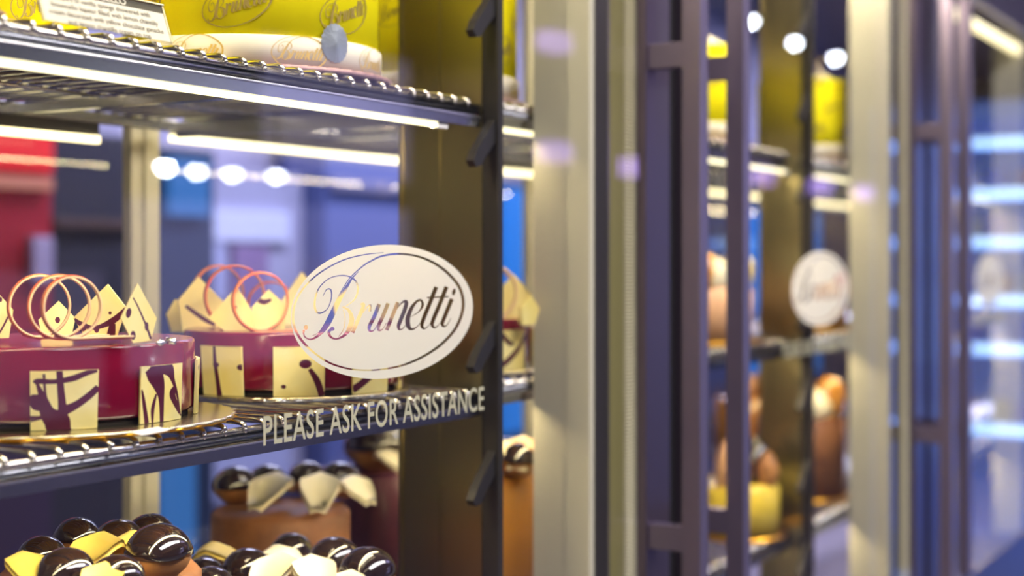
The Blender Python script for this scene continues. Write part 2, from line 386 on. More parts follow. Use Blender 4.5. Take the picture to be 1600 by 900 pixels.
door_span = [(-0.21, 1.022, 'r'), (1.065, 2.267, 'l'), (2.31, 3.52, 'r')]
hx = [0.955, 1.098, 2.20, 2.343]
pr = thing  # (alias kept short)
def handle(x, door):
    mb = MB().box(x, x+0.024, -0.131, -0.106, 0.80, 2.02, bev=0.0012)
    h = mb.build('handle', handle_metal, door)
    for z in (1.103, 1.7036):
        MB().box(x+0.001, x+0.023, -0.106, -0.060, z-0.0155, z+0.0155, bev=0.001).build('standoff', handle_metal, h)
doors = []
for i, (xa, xb, side) in enumerate(door_span):
    d = MB()
    sl, sr = {0: (0.03, 0.072), 1: (0.085, 0.072), 2: (0.085, 0.085)}[i]
    d.box(xa, xa+sl, -0.060, -0.046, 0.74, 2.04, bev=0.001); d.box(xb-sr, xb, -0.060, -0.046, 0.74, 2.04, bev=0.001)
    d.box(xa, xb, -0.060, -0.046, 0.715, 0.74); d.box(xa, xb, -0.060, -0.046, 2.04, 2.06)
    dr = d.build('door', purple_metal, cab)
    MB().box(xa+sl, xb-sr, GY, GY+0.005, 0.74, 2.04).build('glass_pane', glass, dr)
    doors.append(dr)
o = logo_mb.build('logo_decal', decal, doors[0], label='white oval film with the name cut out of it in script')
w = word_mb.build('lettering', decal_thin, doors[0], label='pale condensed capitals under the oval logo')
for i in (1, 2):
    a = o.copy(); C.objects.link(a); a.parent = doors[i]; a.location.x = (PER-0.01)*i
    b = w.copy(); C.objects.link(b); b.parent = doors[i]; b.location.x = (PER-0.01)*i
handle(hx[0], doors[0]); handle(hx[1], doors[1]); handle(hx[2], doors[1]); handle(hx[3], doors[2])
for x in (1.022, 2.267):
    part(MB().box(x, x+0.043, -0.046, -0.0405, Z0, Z1), 'door_gap_shade', black)  # black strip stands in for the shade in the gap between doors

# ------------------------------------------------------------------ wire shelves
def wire_shelf(x0, x1, y0, y1, z, front_led, rear_led, label, nm='wire_shelf', low=True):
    """z = top of the wires' front rod"""
    t = thing(nm, label, 'shelf', (x0, y0, z), 0, 'wire shelves in the cake cabinet')
    L = x1-x0; D = y1-y0
    mb = MB(); n = int(L/0.026)
    for k in range(n):
        x = 0.010+0.026*k+(0.0 if True else 0)
        if x > L-0.005: break
        mb.tube([(x, 0.002, -0.0005), (x, 0.003, 0.0025), (x, 0.008, 0.0045), (x, 0.014, 0.0050), (x, D-0.006, 0.0050)], 0.0023, 7)
        mb.blob((x, 0.0015, -0.0015), 0.0025, 0.002, 0.003, n=7, m=5)
    for yy in (0.33, 0.66): mb.tube([(0.004, D*yy, 0.0005), (L-0.004, D*yy, 0.0005)], 0.0024, 7)
    mb.build('wire_grid', steel_wire, t)
    MB().tube([(0, 0.006, -0.0022), (L, 0.006, -0.0022)], 0.0034, 10).build('front_wire', steel_wire, t)
    MB().tube([(0, 0.0075, -0.0088), (L, 0.0075, -0.0088)], 0.0038, 12).build('front_rail', mat('dark_rail_steel', (0.24, 0.25, 0.28), 0.25, 1), t)  # rail in a darker steel than the wires and trim
    tr = MB(); tr.box(0, L, 0.0035, 0.0055, -0.0250, -0.0135); tr.box(0, L, 0.0055, 0.030, -0.0150, -0.0135)
    tr.build('front_trim', steel_trim, t)
    MB().box(0, L, 0.0018, 0.0048, -0.0150, -0.0130, bev=0.0004).build('trim_lip', lip, t)
    MB().box(0, L, D-0.012, D, -0.010, 0.003, bev=0.001).build('rear_rail', steel_trim, t)
    for xx in (0.0, L-0.004): MB().box(xx, xx+0.004, 0.012, D-0.012, -0.018, 0.001).build('side_bar', steel_trim, t)
    for q in range(1, 4): MB().box(L*q/4-0.006, L*q/4+0.006, 0.03, D-0.012, -0.012, -0.0025).build('cross_bar', steel_trim, t)
    if front_led:
        a, b = front_led; zt_ = -0.0250 if low else -0.0165
        MB().box(a-x0, b-x0, 0.0062, 0.0092, zt_-0.0062, zt_, bev=0.0006).build('led_strip', led_cover, t)
        MB().box(a-x0, b-x0, 0.0095, 0.0150, zt_-0.0042, zt_).build('led_chips', led, t)
        MB().box(b-x0, b-x0+0.02, 0.0062, 0.0150, zt_-0.0060, zt_).build('strip_end_cap', paper, t)
    if rear_led:
        a, b = rear_led; MB().box(a-x0, b-x0, D-0.010, D-0.002, -0.034, -0.0245, bev=0.001).build('rear_led_strip', led_rear, t); MB().box(a-x0, b-x0, D-0.008, D-0.004, -0.0243, -0.0102).build('rear_led_bracket', dark_metal, t)
    return t
SH = {'upper': 1.6200, 'middle': 1.3030, 'lower': 0.965}
bays = [(-0.42, 0.658, 0.0, 0.46, 'left'), (0.690, 1.772, 0.042, 0.47, 'middle'), (1.800, 2.922, 0.042, 0.47, 'right'), (2.955, 4.36, 0.042, 0.47, 'end')]
sl = {('upper', 0): 'steel wire shelf under the yellow cakes and the description card, lit strip below its edge',
      ('middle', 0): 'steel wire shelf carrying the two raspberry cakes nearest the logo',
      ('lower', 0): 'steel wire shelf under the chocolate profiterole cakes behind the left door',
      ('upper', 1): 'upper wire shelf with yellow cake seen past the door handles',
      ('middle', 1): 'middle wire shelf behind the steel post, with a raspberry cake cut by the frame',
      ('lower', 1): 'lower wire shelf with the yellow drum cake right of the handles',
      ('upper', 3): 'blurred upper wire shelf beyond the last door frame at the right edge',
      ('middle', 3): 'blurred middle wire shelf beyond the last door frame',
      ('lower', 3): 'blurred lower wire shelf beyond the last door frame',
      ('upper', 2): 'blurred upper wire shelf right of the olive divider',
      ('middle', 2): 'blurred middle wire shelf behind the second oval logo',
      ('lower', 2): 'blurred lower wire shelf under the second oval logo'}
for i, (xa, xb, ya, yb, nm) in enumerate(bays):
    for lv_ in ('upper', 'middle', 'lower'):
        zs = SH[lv_]+(0.012 if (i and lv_ == 'upper') else 0)
        fl = (xa+0.02, 0.577 if i == 0 else xb-0.02); rl = None
        if lv_ != 'lower': rl = {0: (xa+0.02, 0.53), 1: (xa-0.028, xb-0.03), 2: (xa+0.02, xb-0.02), 3: (xa+0.02, xb-0.02)}[i]
        if lv_ == 'middle' : rl = None
        wire_shelf(xa, xb, ya, yb, zs, fl, rl, sl[(lv_, i)], low=(lv_ == 'upper'))
zt = lambda s: SH[s]+0.0076      # top of the wires

# ------------------------------------------------------------------ raspberry cakes
rnd = random.Random(4)
PATS = {
 'cross': ([[(.06,.20,.05),(.12,.17,.07),(.35,.18,.06),(.60,.14,.08),(.80,.06,.07),(.97,.0,.07)], [(.42,.0,.07),(.44,.3,.08),(.47,.7,.11),(.46,1.0,.22)],
            [(1.0,.30,.08),(.85,.45,.09),(.65,.60,.10),(.47,.68,.14)], [(.10,.2,.03),(.18,.45,.09),(.25,.70,.18),(.38,.85,.30),(.42,1.0,.26)],
            [(.0,.42,.06),(.12,.52,.22),(.25,.62,.12)], [(.0,.80,.08),(.15,.78,.05),(.3,.72,.06)], [(.20,.05,.03),(.22,.4,.03),(.28,.65,.05)]], []),
 'drip': ([[(.18,.02,.20),(.28,.15,.26),(.38,.35,.20),(.44,.6,.10),(.46,1.0,.07)], [(.18,.04,.10),(.45,.05,.16),(.62,.10,.18),(.72,.28,.08),(.85,.55,.05),(.98,.95,.03)],
           [(.02,.40,.02),(.06,.6,.05),(.13,1.0,.07)], [(.32,.5,.03),(.25,.75,.06),(.25,1.0,.03)], [(.78,.42,.06),(.70,.52,.10),(.78,.68,.08),(.95,.90,.05)], [(.78,.45,.03),(.80,.6,.03),(.96,.86,.03)]], []),
 'swirl': ([[(.95,.1,.10),(.6,.35,.12),(.35,.5,.14),(.4,.8,.08),(.35,1.0,.06)], [(.35,.55,.05),(.6,.5,.05),(.9,.65,.05)]], [disc(.15,.15,.08,.05)]),
 'split': ([[(.38,.0,.05),(.38,.35,.07),(.42,.7,.08),(.45,1.0,.10)]], [disc(.40,.38,.08,.05), disc(.97,.42,.08,.06)]),
 'spot': ([[(.70,.45,.06),(.85,.7,.10),(.95,1.0,.10)]], [disc(.62,.35,.12,.09), disc(.2,.8,.05,.04)]),
 'diag': ([[(1.0,.15,.08),(.65,.5,.12),(.2,.8,.12),(.0,.9,.12)], [(.0,.0,.08),(.3,.3,.10),(.5,.35,.05)]], []),
}
def pattern_plate(parent, name, pat, mapf, thick_dir, n=6, asp=1.0, lab=None):
    strokes, blobs = PATS[pat]
    strokes = [[(a_, b_, c_*1.3) for a_, b_, c_ in q_] for q_ in strokes]
    out = [(0, 0), (0.5, .01), (1, 0), (1, .5), (1, 1), (.5, 1), (0, 1), (0.0, .5)]
    # extra side points so the plate can bend with the cake
    vo, fo, ins, st = cut_sheet(out, strokes, blobs)
    bm = MB()
    N = len(vo); front = [mapf(u, v, 0) for u, v in vo]; back = [mapf(u, v, 1) for u, v in vo]
    for f, a, b in zip(fo, ins, st):
        if a: bm.add([front[i] for i in f], [tuple(range(len(f)))], 1 if b else 0)
    ring = [(k/12, 0) for k in range(12)]+[(1, k/12) for k in range(12)]+[(1-k/12, 1) for k in range(12)]+[(0, 1-k/12) for k in range(12)]
    fr = [mapf(u, v, 0) for u, v in ring]; bk = [mapf(u, v, 1) for u, v in ring]; n = len(ring)
    bm.add(fr+bk, [(k, (k+1) % n, n+(k+1) % n, n+k) for k in range(n)]+[tuple(range(2*n-1, n-1, -1))], 0)
    return bm.build(name, [wchoc, streak], parent)

def wedge_plate(parent, root, px, depth, yaw, thick=0.0028, blobs=(), strokes=(), name='chocolate_shard'):
    """a flat chocolate plate standing on the cake; outline in photo pixels at a real depth"""
    cx = sum(p[0] for p in px)/len(px)
    nrm = (-ray(cx)).normalized(); nrm = Matrix.Rotation(yaw, 3, 'Z') @ nrm; nrm.z = 0; nrm.normalize()
    P0 = at_d(cx, HORIZON, depth)
    def un(p, back=0):
        d = ray(p[0], p[1]); t = (P0-EYE).dot(nrm)/d.dot(nrm); return EYE+d*t-nrm*thick*back-Vector(root)
    vo, fo, ins, st = cut_sheet(px, strokes, blobs); bm = MB()
    for f, a, b in zip(fo, ins, st):
        if a: bm.add([un(vo[i]) for i in f], [tuple(range(len(f)))], 1 if b else 0)
    n = len(px); fr = [un(p) for p in px]; bk = [un(p, 1) for p in px]
    bm.add(fr+bk, [(k, (k+1) % n, n+(k+1) % n, n+k) for k in range(n)]+[tuple(range(2*n-1, n-1, -1))], 0)
    return bm.build(name, [wchoc, streak], parent)

def choc_ring(parent, root, cx, cy, depth, R, yaw, tail=0.04, allo=False):
    """thin chocolate hoop with a tail along the cake top"""
    nrm = Matrix.Rotation(yaw, 3, 'Z') @ (-ray(cx)); nrm.z = 0; nrm.normalize()
    side = Vector((0, 0, 1)).cross(nrm).normalized()
    c = at_d(cx, cy, depth)-Vector(root); pts = []
    for k in range(6): pts.append(c+Vector((0, 0, -R+0.0006*(5-k)/5))+side*(tail*(5-k)/5)+nrm*(0.008*(5-k)/5))
    for k in range(1, 49):
        a = -PI/2-2*PI*k/48*1.08
        pts.append(c+side*(cos(a)*R)+Vector((0, 0, sin(a)*R))-nrm*(0.012*k/48))
    vs = []; fs = []; mi = []; N = len(pts)
    for i, p in enumerate(pts):
        t = (pts[min(i+1, N-1)]-pts[max(i-1, 0)]).normalized(); o = nrm.cross(t).normalized()
        if i > 6 and (p-c).dot(o) < 0: o = -o
        elif i <= 6 and o.z > 0: o = -o
        w = nrm*0.0020; h = o*0.0014
        vs += [p+h-w, p+h*0.1+w, p-h+w, p-h-w]
    mb = MB()
    for i in range(N-1):
        for k in range(4):
            fs = (i*4+k, i*4+(k+1) % 4, (i+1)*4+(k+1) % 4, (i+1)*4+k)
            mb.f.append(list(fs)); mb.m.append(0 if (k == 0 or (allo and k == 1)) else 1); mb.sm.append(True)
    mb.v = [tuple(v) for v in vs]
    return mb.build('chocolate_ring', [orange, creamc], parent)

def raspberry_body(t, R, H, BR, zb, pats, phi0, pw, ph, board_m=gold, rim=True):
    sc = lambda a, r, z: 1+(0.006*sin(a*46) if r > BR*0.97 else 0)
    MB().lathe([(0, 0.0004), (BR*0.96, 0.0004), (BR, 0.0), (BR, 0.0014), (BR*0.985, 0.0040), (0, 0.0040)], n=184, wob=sc).build('cake_board', [board_m], t)
    if rim:
        MB().lathe([(BR*0.985, 0.0042), (BR*1.0, 0.0040), (BR*1.010, 0.0028), (BR*1.004, 0.0020), (BR*0.985, 0.0034)], n=184, wob=lambda a, r, z: 1+0.008*sin(a*40)).build('board_rim', [board_rim], t)
    zb = 0.0041
    MB().lathe([(0, zb), (R-0.006, zb), (R-0.006, zb+0.005), (0, zb+0.005)], n=96).build('shadow_base', [base_shade], t)  # dark inset disc stands in for the shadow under the cake
    MB().lathe([(0, zb+0.005), (R-0.004, zb+0.005), (R-0.001, zb+0.006), (R, zb+0.009), (R, zb+H-0.003), (R-0.0007, zb+H-0.0013), (R-0.002, zb+H-0.0003), (R-0.005, zb+H-0.0001), (R-0.012, zb+H-0.0005), (0, zb+H-0.0005)], n=128).build('glazed_cake', [rasp], t)
    for k, p in enumerate(pats):
        ph0 = phi0+2*PI*k/len(pats); half = pw/R/2; lean = 0.0015 if k % 3 else 0.004
        f = lambda u, v, b: (cos(ph0+(u-0.5)*2*half)*(R+0.0008+0.0022*(1-b)+lean*(1-v)), sin(ph0+(u-0.5)*2*half)*(R+0.0008+0.0022*(1-b)+lean*(1-v)), zb+0.0006+ph*(1-v))
        pattern_plate(t, 'chocolate_panel', p, f, None)
    return zb+H

loc1 = Vector((0.179, 0.150, zt('middle')))
cake1 = thing('raspberry_cake', 'glossy raspberry cake at the left edge of the middle shelf, nearest the glass', 'cake', loc1, 0, 'raspberry cakes on the middle shelf')
phc = math.atan2(EYE.y-loc1.y, EYE.x-loc1.x)
top1 = raspberry_body(cake1, 0.125, 0.066, 0.160, 0, ['cross', 'drip', 'swirl', 'diag', 'spot', 'split', 'cross', 'diag', 'swirl'], phc+math.radians(5.6), 0.050, 0.047)
choc_ring(cake1, loc1, 65, 479, 1.215, 0.0258, 0.25, 0.055)
choc_ring(cake1, loc1, 96, 480, 1.19, 0.0255, 0.25, 0.05)
choc_ring(cake1, loc1, 117, 481, 1.165, 0.0248, 0.35, 0.045)
wedge_plate(cake1, loc1, [(114,497),(168,444),(197,481),(181,529),(134,527)], 1.235, -0.25, strokes=[[(116,499,5),(130,508,8),(150,512,6),(178,500,10),(197,482,6)],[(176,505,9),(174,520,13),(172,529,12)]], blobs=[disc(172,489,2.6,2.6), disc(151,515,4,5), disc(130,512,5,6)])
wedge_plate(cake1, loc1, [(189,497),(215,442),(245,497),(236,532),(208,536)], 1.20, 0.25, strokes=[[(208,465,2),(216,480,2.4),(228,508,3),(236,530,4)]], blobs=[disc(201,489,4,8,rot=.2), disc(229,510,3,7), disc(208,524,4,7)])
wedge_plate(cake1, loc1, [(-40,500),(-12,448),(21,484),(14,528),(-30,530)], 1.23, 0.1, strokes=[[(15,490,3),(5,510,3),(-5,527,3)]], blobs=[disc(1,468,2.5,4)])
wedge_plate(cake1, loc1, [(60,500),(92,470),(118,497),(112,524),(66,526)], 1.33, 0.1, blobs=[disc(90,500,4,5)])
for q, (a, b, d) in enumerate(((252, 527, 1.19), (262, 531, 1.22), (268, 528, 1.21))):
    c = at_d(a, b, d)-loc1; mb = MB(); mb.blob((c.x, c.y, top1+0.002), 0.005, 0.003, 0.0025, n=7, m=5, noise=0.35, seed=q, rot=q)
    mb.build('silver_leaf', silver, cake1)

loc2 = Vector((0.505, 0.142, zt('middle')))
cake2 = thing('raspberry_cake', 'softly blurred raspberry cake behind the oval logo, in front of the olive divider', 'cake', loc2, 0, 'raspberry cakes on the middle shelf')
phc2 = math.atan2(EYE.y-loc2.y, EYE.x-loc2.x)
top2 = raspberry_body(cake2, 0.113, 0.063, 0.122, 0, ['split', 'spot', 'diag', 'cross', 'drip', 'swirl', 'spot', 'diag', 'cross'], phc2-math.radians(37), 0.049, 0.049, board_m=silver)
choc_ring(cake2, loc2, 345, 462, 1.62, 0.033, 0.5, 0.03, True); choc_ring(cake2, loc2, 370, 464, 1.55, 0.033, 0.3, 0.04, True)
choc_ring(cake2, loc2, 410, 472, 1.50, 0.0300, 0.3, 0.045, True); choc_ring(cake2, loc2, 425, 478, 1.66, 0.027, 0.2, 0.03, True)
wedge_plate(cake2, loc2, [(278,470),(310,432),(348,470),(350,519),(286,519)], 1.58, 0.3, strokes=[[(290,478,5),(318,498,7),(336,508,5)]])
wedge_plate(cake2, loc2, [(326,496),(370,448),(396,490),(398,520),(356,522)], 1.50, -0.15, blobs=[disc(367,480,3,3)])
wedge_plate(cake2, loc2, [(394,480),(420,452),(448,478),(444,520),(400,521)], 1.52, 0.15, strokes=[[(398,466,7),(412,472,8),(424,468,4)]])
wedge_plate(cake2, loc2, [(440,470),(472,424),(500,462),(492,514),(446,514)], 1.64, 0.2)
wedge_plate(cake2, loc2, [(520,470),(556,440),(580,480),(570,516),(528,517)], 1.58, -0.2)
wedge_plate(cake2, loc2, [(262,492),(276,468),(292,486),(290,519),(270,519)], 1.60, 0.8)
dup(cake2, (0.835, 0.170, zt('middle')), math.radians(160), 'blurred raspberry cake glimpsed between the shelf standard and the beige steel post', 'raspberry cakes on the middle shelf')

tk = MB(); a = loc1
for_t = [at_d(p[0], p[1], d)-loc1 for p, d in (((206, 659), 1.165), ((252, 658), 1.19), ((262, 668), 1.15), ((216, 669), 1.13))]
c_t = at_d(233, 662, 1.145)
t_ = thing('paper_ticket', 'tiny blank white paper ticket on the gold board of the nearest raspberry cake', 'ticket', (c_t.x, c_t.y, zt('middle')+0.0044), 0.3)
MB().add([(-0.020, -0.004, 0.0002), (0.016, -0.009, 0.0002), (0.021, 0.003, 0.0018), (-0.013, 0.009, 0.0018), (-0.020, -0.004, 0.0006), (0.016, -0.009, 0.0006), (0.021, 0.003, 0.0022), (-0.013, 0.009, 0.0022)],
         [(0, 3, 2, 1), (4, 5, 6, 7), (0, 1, 5, 4), (1, 2, 6, 5), (2, 3, 7, 6), (3, 0, 4, 7)]).build('paper_slip', paper, t_)

# ------------------------------------------------------------------ yellow collared cakes
def logo_norm():
    """the door logo's pen strokes in its own flat proportions, about 1 wide"""
    def n2(p): v = at_y(p[0], p[1], GY); return ((v.x-LC[0])/0.2914, (v.z-LC[1])/0.2914*1.45)
    out = []
    for s in [OVAL]+LET:
        L, R = ribbon(s, 3); out.append(([n2(p) for p in L], [n2(p) for p in R]))
    return out
LOGO = logo_norm()
def wrap_logo(mb, R, ang, z, width, slope=0.0, mi=0, grow=1.0):
    for L, Rr in LOGO:
        vs = []; fs = []
        for l, r in zip(L, Rr):
            mid = ((l[0]+r[0])/2, (l[1]+r[1])/2)
            for q in (l, r):
                u = mid[0]+(q[0]-mid[0])*grow; v = mid[1]+(q[1]-mid[1])*grow
                x = (u*cos(slope)-v*sin(slope))*width; y = (u*sin(slope)+v*cos(slope))*width
                vs.append((cos(ang+x/R)*R, sin(ang+x/R)*R, z+y))
        for i in range(len(L)-1): fs.append((2*i, 2*i+1, 2*i+3, 2*i+2))
        mb.add(vs, fs, mi)
def collar_cake(loc, R, H, face, label, rows=True, topping='cream', seal=True, bandh=0.034, seed=1):
    t = thing('lemon_cake', label, 'cake', loc, 0, 'yellow collared cakes on the upper shelves')
    rn = random.Random(seed)
    MB().lathe([(0, 0), (R*1.10, 0), (R*1.12, 0.002), (R*1.10, 0.006), (R*1.02, 0.0075), (0, 0.0075)], n=150, wob=lambda a, r, z: 1+(0.012*sin(a*50) if r > R*1.05 else 0)).build('cake_board', brown_board, t)
    wob = lambda a, r, z: 1+0.004*sin(9*a+seed)+0.003*sin(17*a+1.3*seed)+0.002*sin(31*a)
    MB().lathe([(0, 0.0078), (R-0.006, 0.0078), (R-0.006, H*0.85), (R-0.02, H*0.88), (0, H*0.88)], n=64).build('cake', yellow_cream, t)
    vs = []; n = 144; mb = MB()
    mb.lathe([(R-0.002, 0.0080), (R, 0.0078), (R, H*0.5), (R, H-0.002), (R-0.0015, H), (R-0.002, H-0.002), (R-0.002, 0.0080)], n=n, wob=wob)
    mb.build('collar', yellow, t)
    MB().lathe([(R+0.0006, 0.0078), (R+0.0028, 0.0078), (R+0.0028, bandh), (R+0.0016, bandh+0.001), (R+0.0006, bandh)], n=n).build('paper_band', white_band, t)
    pl = MB(); k = 0
    w = R*0.62
    for a in range(8): wrap_logo(pl, R+0.0034, face+a*2*PI/8-0.42, bandh*0.45+0.003, w*0.78, 0, grow=1.5)
    pl.build('band_lettering', gold_ink, t)
    pl = MB()
    for row in range(3):
        for a in range(7): wrap_logo(pl, R*1.0045+0.0006, face+a*2*PI/7+(0.42 if row % 2 else -0.08)-0.02, bandh+0.030+row*0.045, w*0.95, 0.33, grow=1.5)
    pl.build('collar_lettering', ylw_ink, t)
    if seal:
        an = face+0.64; s = MB(); Rr = R+0.0045; sc = []
        n = 40; vs = [(cos(an)*(Rr+0.0015), sin(an)*(Rr+0.0015), bandh*0.92)]
        for q in range(n):
            rr = 0.0165*(1+0.03*cos(q*PI)); x = cos(2*PI*q/n)*rr; z = sin(2*PI*q/n)*rr*1.15
            vs.append((cos(an+x/Rr)*(Rr-0.001), sin(an+x/Rr)*(Rr-0.0003), bandh*0.92+z))
        for q in range(n): s.add([vs[0], vs[1+q], vs[1+(q+1) % n]], [(0, 1, 2)], 0, True)
        s.build('foil_seal', mat('grey_foil_seal', (0.36, 0.40, 0.46), 0.35, 0.6, bump=(0.6, 60)), t)
    if topping:
        for q in range(9):
            a = 2*PI*q/9+rn.uniform(-.1, .1); r = R*0.62; mb = MB()
            h = 0.028+rn.uniform(0, 0.018)
            mb.lathe([(0, 0), (0.024, 0), (0.027, 0.010), (0.020, h*0.6), (0.010, h*0.85), (0.0, h)], (cos(a)*r, sin(a)*r, H*0.88), n=20, wob=lambda an, rr, z: 1+0.13*sin(6*an+z*200))
            mb.build('cream_swirl', cream, t)
        for q in range(4):
            a = 2*PI*q/4+0.5; x, y = cos(a)*R*0.35, sin(a)*R*0.35; mb = MB(); w2 = 0.028; zz = H*0.88
            hh = 0.05+0.015*(q % 2)
            vs = [(x-w2*sin(a), y+w2*cos(a), zz), (x+w2*sin(a), y-w2*cos(a), zz), (x+w2*0.5*sin(a), y-w2*.5*cos(a), zz+hh), (x-w2*.2*sin(a), y+w2*.2*cos(a), zz+hh*0.8)]
            v2 = [(p[0]+0.003*cos(a), p[1]+0.003*sin(a), p[2]) for p in vs]
            mb.add(vs+v2, [(0, 1, 2, 3), (7, 6, 5, 4), (0, 4, 5, 1), (1, 5, 6, 2), (2, 6, 7, 3), (3, 7, 4, 0)]); mb.build('lemon_shard', yellow_cream, t)
    return t
f1 = math.atan2(EYE.y-0.12, EYE.x-0.45)
collar_cake((0.452, 0.1495, zt('upper')), 0.127, 0.20, f1, 'large cake in a yellow lettered collar with white band and grey foil seal', seed=2)
l2 = at_d(-22, 100, 1.36)
collar_cake((0.165, 0.262, zt('upper')+0.0006), 0.120, 0.20, f1+1.0, 'yellow collared cake behind the description card, at the top left corner', seal=False, bandh=0.012, seed=5)
collar_cake((0.835, 0.185, zt('upper')+0.012), 0.108, 0.19, f1, 'yellow collared cake glimpsed between the shelf standard and the beige post', seal=False, seed=3)
collar_cake((1.590, 0.175, zt('upper')+0.012), 0.105, 0.165, f1, 'blurred yellow collared cake right of the twin door handles', seal=False, seed=7)
collar_cake((2.130, 0.150, zt('upper')+0.012), 0.088, 0.165, f1, 'blurred yellow collared cake with tall cream top right of the olive divider', seal=False, seed=9)
p3 = at_y(1560, 200, 0.2)

collar_cake((3.72, 0.160, zt('upper')+0.012), 0.095, 0.165, f1, 'faint yellow collared cake beyond the last door frame, at the right edge', seal=False, seed=11)
# ------------------------------------------------------------------ description card
cd = thing('description_card', 'leaning acrylic card with a dark LIMONCELLO heading and grey text on the upper shelf', 'card', (0, 0, 0))
x0c, x1c, yc, zc, Hc = 0.0500, 0.1865, 0.012, zt('upper')+0.0006, 0.0345
cd.location = (x0c, yc, zc); Wc = x1c-x0c; lean = math.atan2(0.0125, 0.0345)
def cm(u, v, off=0.0): # u across, v up the card, off towards the viewer
    return (u, v*sin(lean)-off*cos(lean), v*cos(lean)+off*sin(lean))
def card_box(u0, u1, v0, v1, o0, o1):
    vs = [cm(u, v, o) for o in (o0, o1) for v in (v0, v1) for u in (u0, u1)]
    return MB().add(vs, [(0, 2, 3, 1), (4, 5, 7, 6), (0, 1, 5, 4), (2, 6, 7, 3), (0, 4, 6, 2), (1, 3, 7, 5)])
Hc2 = 0.0340
card_box(0.0015, Wc-0.0015, 0.0008, Hc2-0.001, 0.0, 0.0004).build('printed_sheet', paper, cd)
card_box(0.0015, Wc-0.0015, Hc2*0.785, Hc2-0.001, 0.0004, 0.0006).build('heading_band', band_dark, cd)
card_box(0, Wc, 0, Hc2, 0.0012, 0.0024).build('acrylic_front', acrylic, cd)
card_box(0, Wc, 0, Hc2, -0.0022, -0.0006).build('acrylic_back', acrylic, cd)
e = MB()
for bb in ((0, 0.0016, 0, Hc2, -0.0006, 0.0012), (Wc-0.0016, Wc, 0, Hc2, -0.0006, 0.0012), (0, Wc, Hc2-0.0005, Hc2+0.0006, -0.0022, 0.0024)):
    q = card_box(*bb); e.add(q.v, q.f)
e.build('acrylic_rim', acrylic_edge, cd)
def card_text(body, uc, v, h, m, nm, maxw, bold=0.0):
    tv, tf = text_mesh(body, 1.0, 1.0, 'CENTER', bold=bold); a = min(p[0] for p in tv); b = max(p[0] for p in tv); s = h; sx = min(maxw/(b-a), h*1.25)
    mb = MB().add([cm(uc+(p[0]-(a+b)/2)*sx, v+p[1]*s, 0.0008) for p in tv], tf); return mb.build(nm, m, cd)
card_text('LIMONCELLO', Wc*0.47, Hc2*0.815, 0.0078, paper, 'heading_lettering', 0.062, 0.02)
LN = ['Layers of vanilla sponge showered with', 'limoncello liqueur filled with lemon chantilly', 'cream decorated with yellow chocolate ganache', 'and lemon chantilly cream on top']
for k, (s, w_) in enumerate(zip(LN, (0.099, 0.113, 0.121, 0.088))):
    card_text(s, Wc*0.5, Hc2*0.785-0.0062-0.0066*k, 0.0062, ink, 'text_line', w_, 0.0)
# flat brown tart discs left of the card
tt = thing('cork_disc', 'low dark brown round board at the far left end of the upper shelf', 'board', (0.012, 0.06, zt('upper')))
MB().lathe([(0, 0), (0.030, 0), (0.034, 0.002), (0.034, 0.006), (0.030, 0.008), (0, 0.008)], n=40).build('disc', brown_board, tt)

# ------------------------------------------------------------------ chocolate cakes on the lower shelves
def puff(t, x, y, z, r, seed, cap=True):
    mb = MB(); mb.blob((x, y, z+r*0.8), r, r, r*0.85, noise=0.05, seed=seed); p = mb.build('profiterole', choux, t)
    if cap:
        mb = MB(); prof = []
        for k in range(9):
            a = PI*0.52*(1-k/8); prof.append((sin(a)*r*1.06, cos(a)*r*0.95))
        ph = seed
        mb.lathe([(prof[0][0]*0.96, prof[0][1])]+prof, (x, y, z+r*0.8), n=24, wob=lambda an, rr, zz: 1+(0.04*sin(4*an+ph) if zz < r*0.3 else 0)); mb.build('chocolate_cap', choc, p)
def curl(t, x, y, z, ang, s, m, seed):
    rn = random.Random(seed); mb = MB(); N = 10; vs = []; fs = []
    for i in range(N):
        u = i/(N-1); w = s*0.42*math.sin(PI*(0.12+0.8*u))
        cx = (u-0.5)*s*1.5; cz = z+0.25*s+0.55*s*math.sin(u*PI*0.9)+rn.uniform(-1, 1)*s*0.03
        for k in (-1, 0, 1):
            vs.append((x+cx*cos(ang)-k*w*sin(ang), y+cx*sin(ang)+k*w*cos(ang), cz-abs(k)*w*0.35))
    top = len(vs)
    vs += [(a, b, c-s*0.12) for a, b, c in vs]
    for i in range(N-1):
        for k in range(2):
            q = (i*3+k, i*3+k+1, (i+1)*3+k+1, (i+1)*3+k); fs.append(q); fs.append(tuple(j+top for j in q[::-1]))
    per = [i*3 for i in range(N)]+[(N-1)*3+1]+[i*3+2 for i in range(N-1, -1, -1)]+[1]
    for a, b in zip(per, per[1:]+per[:1]): fs.append((a, a+top, b+top, b))
    mb.add(vs, fs, 0, True); return mb.build('white_chocolate_curl', m, t)
def profiterole_cake(loc, R, H, label, body, spots, curls, pr_=0.022):
    t = thing('profiterole_cake', label, 'cake', loc, 0, 'profiterole cakes on the lower shelf')
    MB().lathe([(0, 0), (R*1.12, 0), (R*1.13, 0.003), (0, 0.004)], n=60).build('cake_board', gold, t)
    MB().lathe([(0, 0.0042), (R, 0.0042), (R*1.01, H*0.4), (R, H-0.006), (R-0.006, H), (0, H)], n=60, wob=lambda a, r, z: 1+0.008*sin(22*a)).build('cake_body', body, t)
    for i, (x, y, r) in enumerate(spots): puff(t, x, y, H-0.001, r, i+1)
    for i, (x, y, a, s, m) in enumerate(curls): curl(t, x, y, H+0.002, a, s, m, i)
    return t
def rel(px, d, loc): p = at_d(px, HORIZON, d); return (p.x-loc[0], p.y-loc[1])
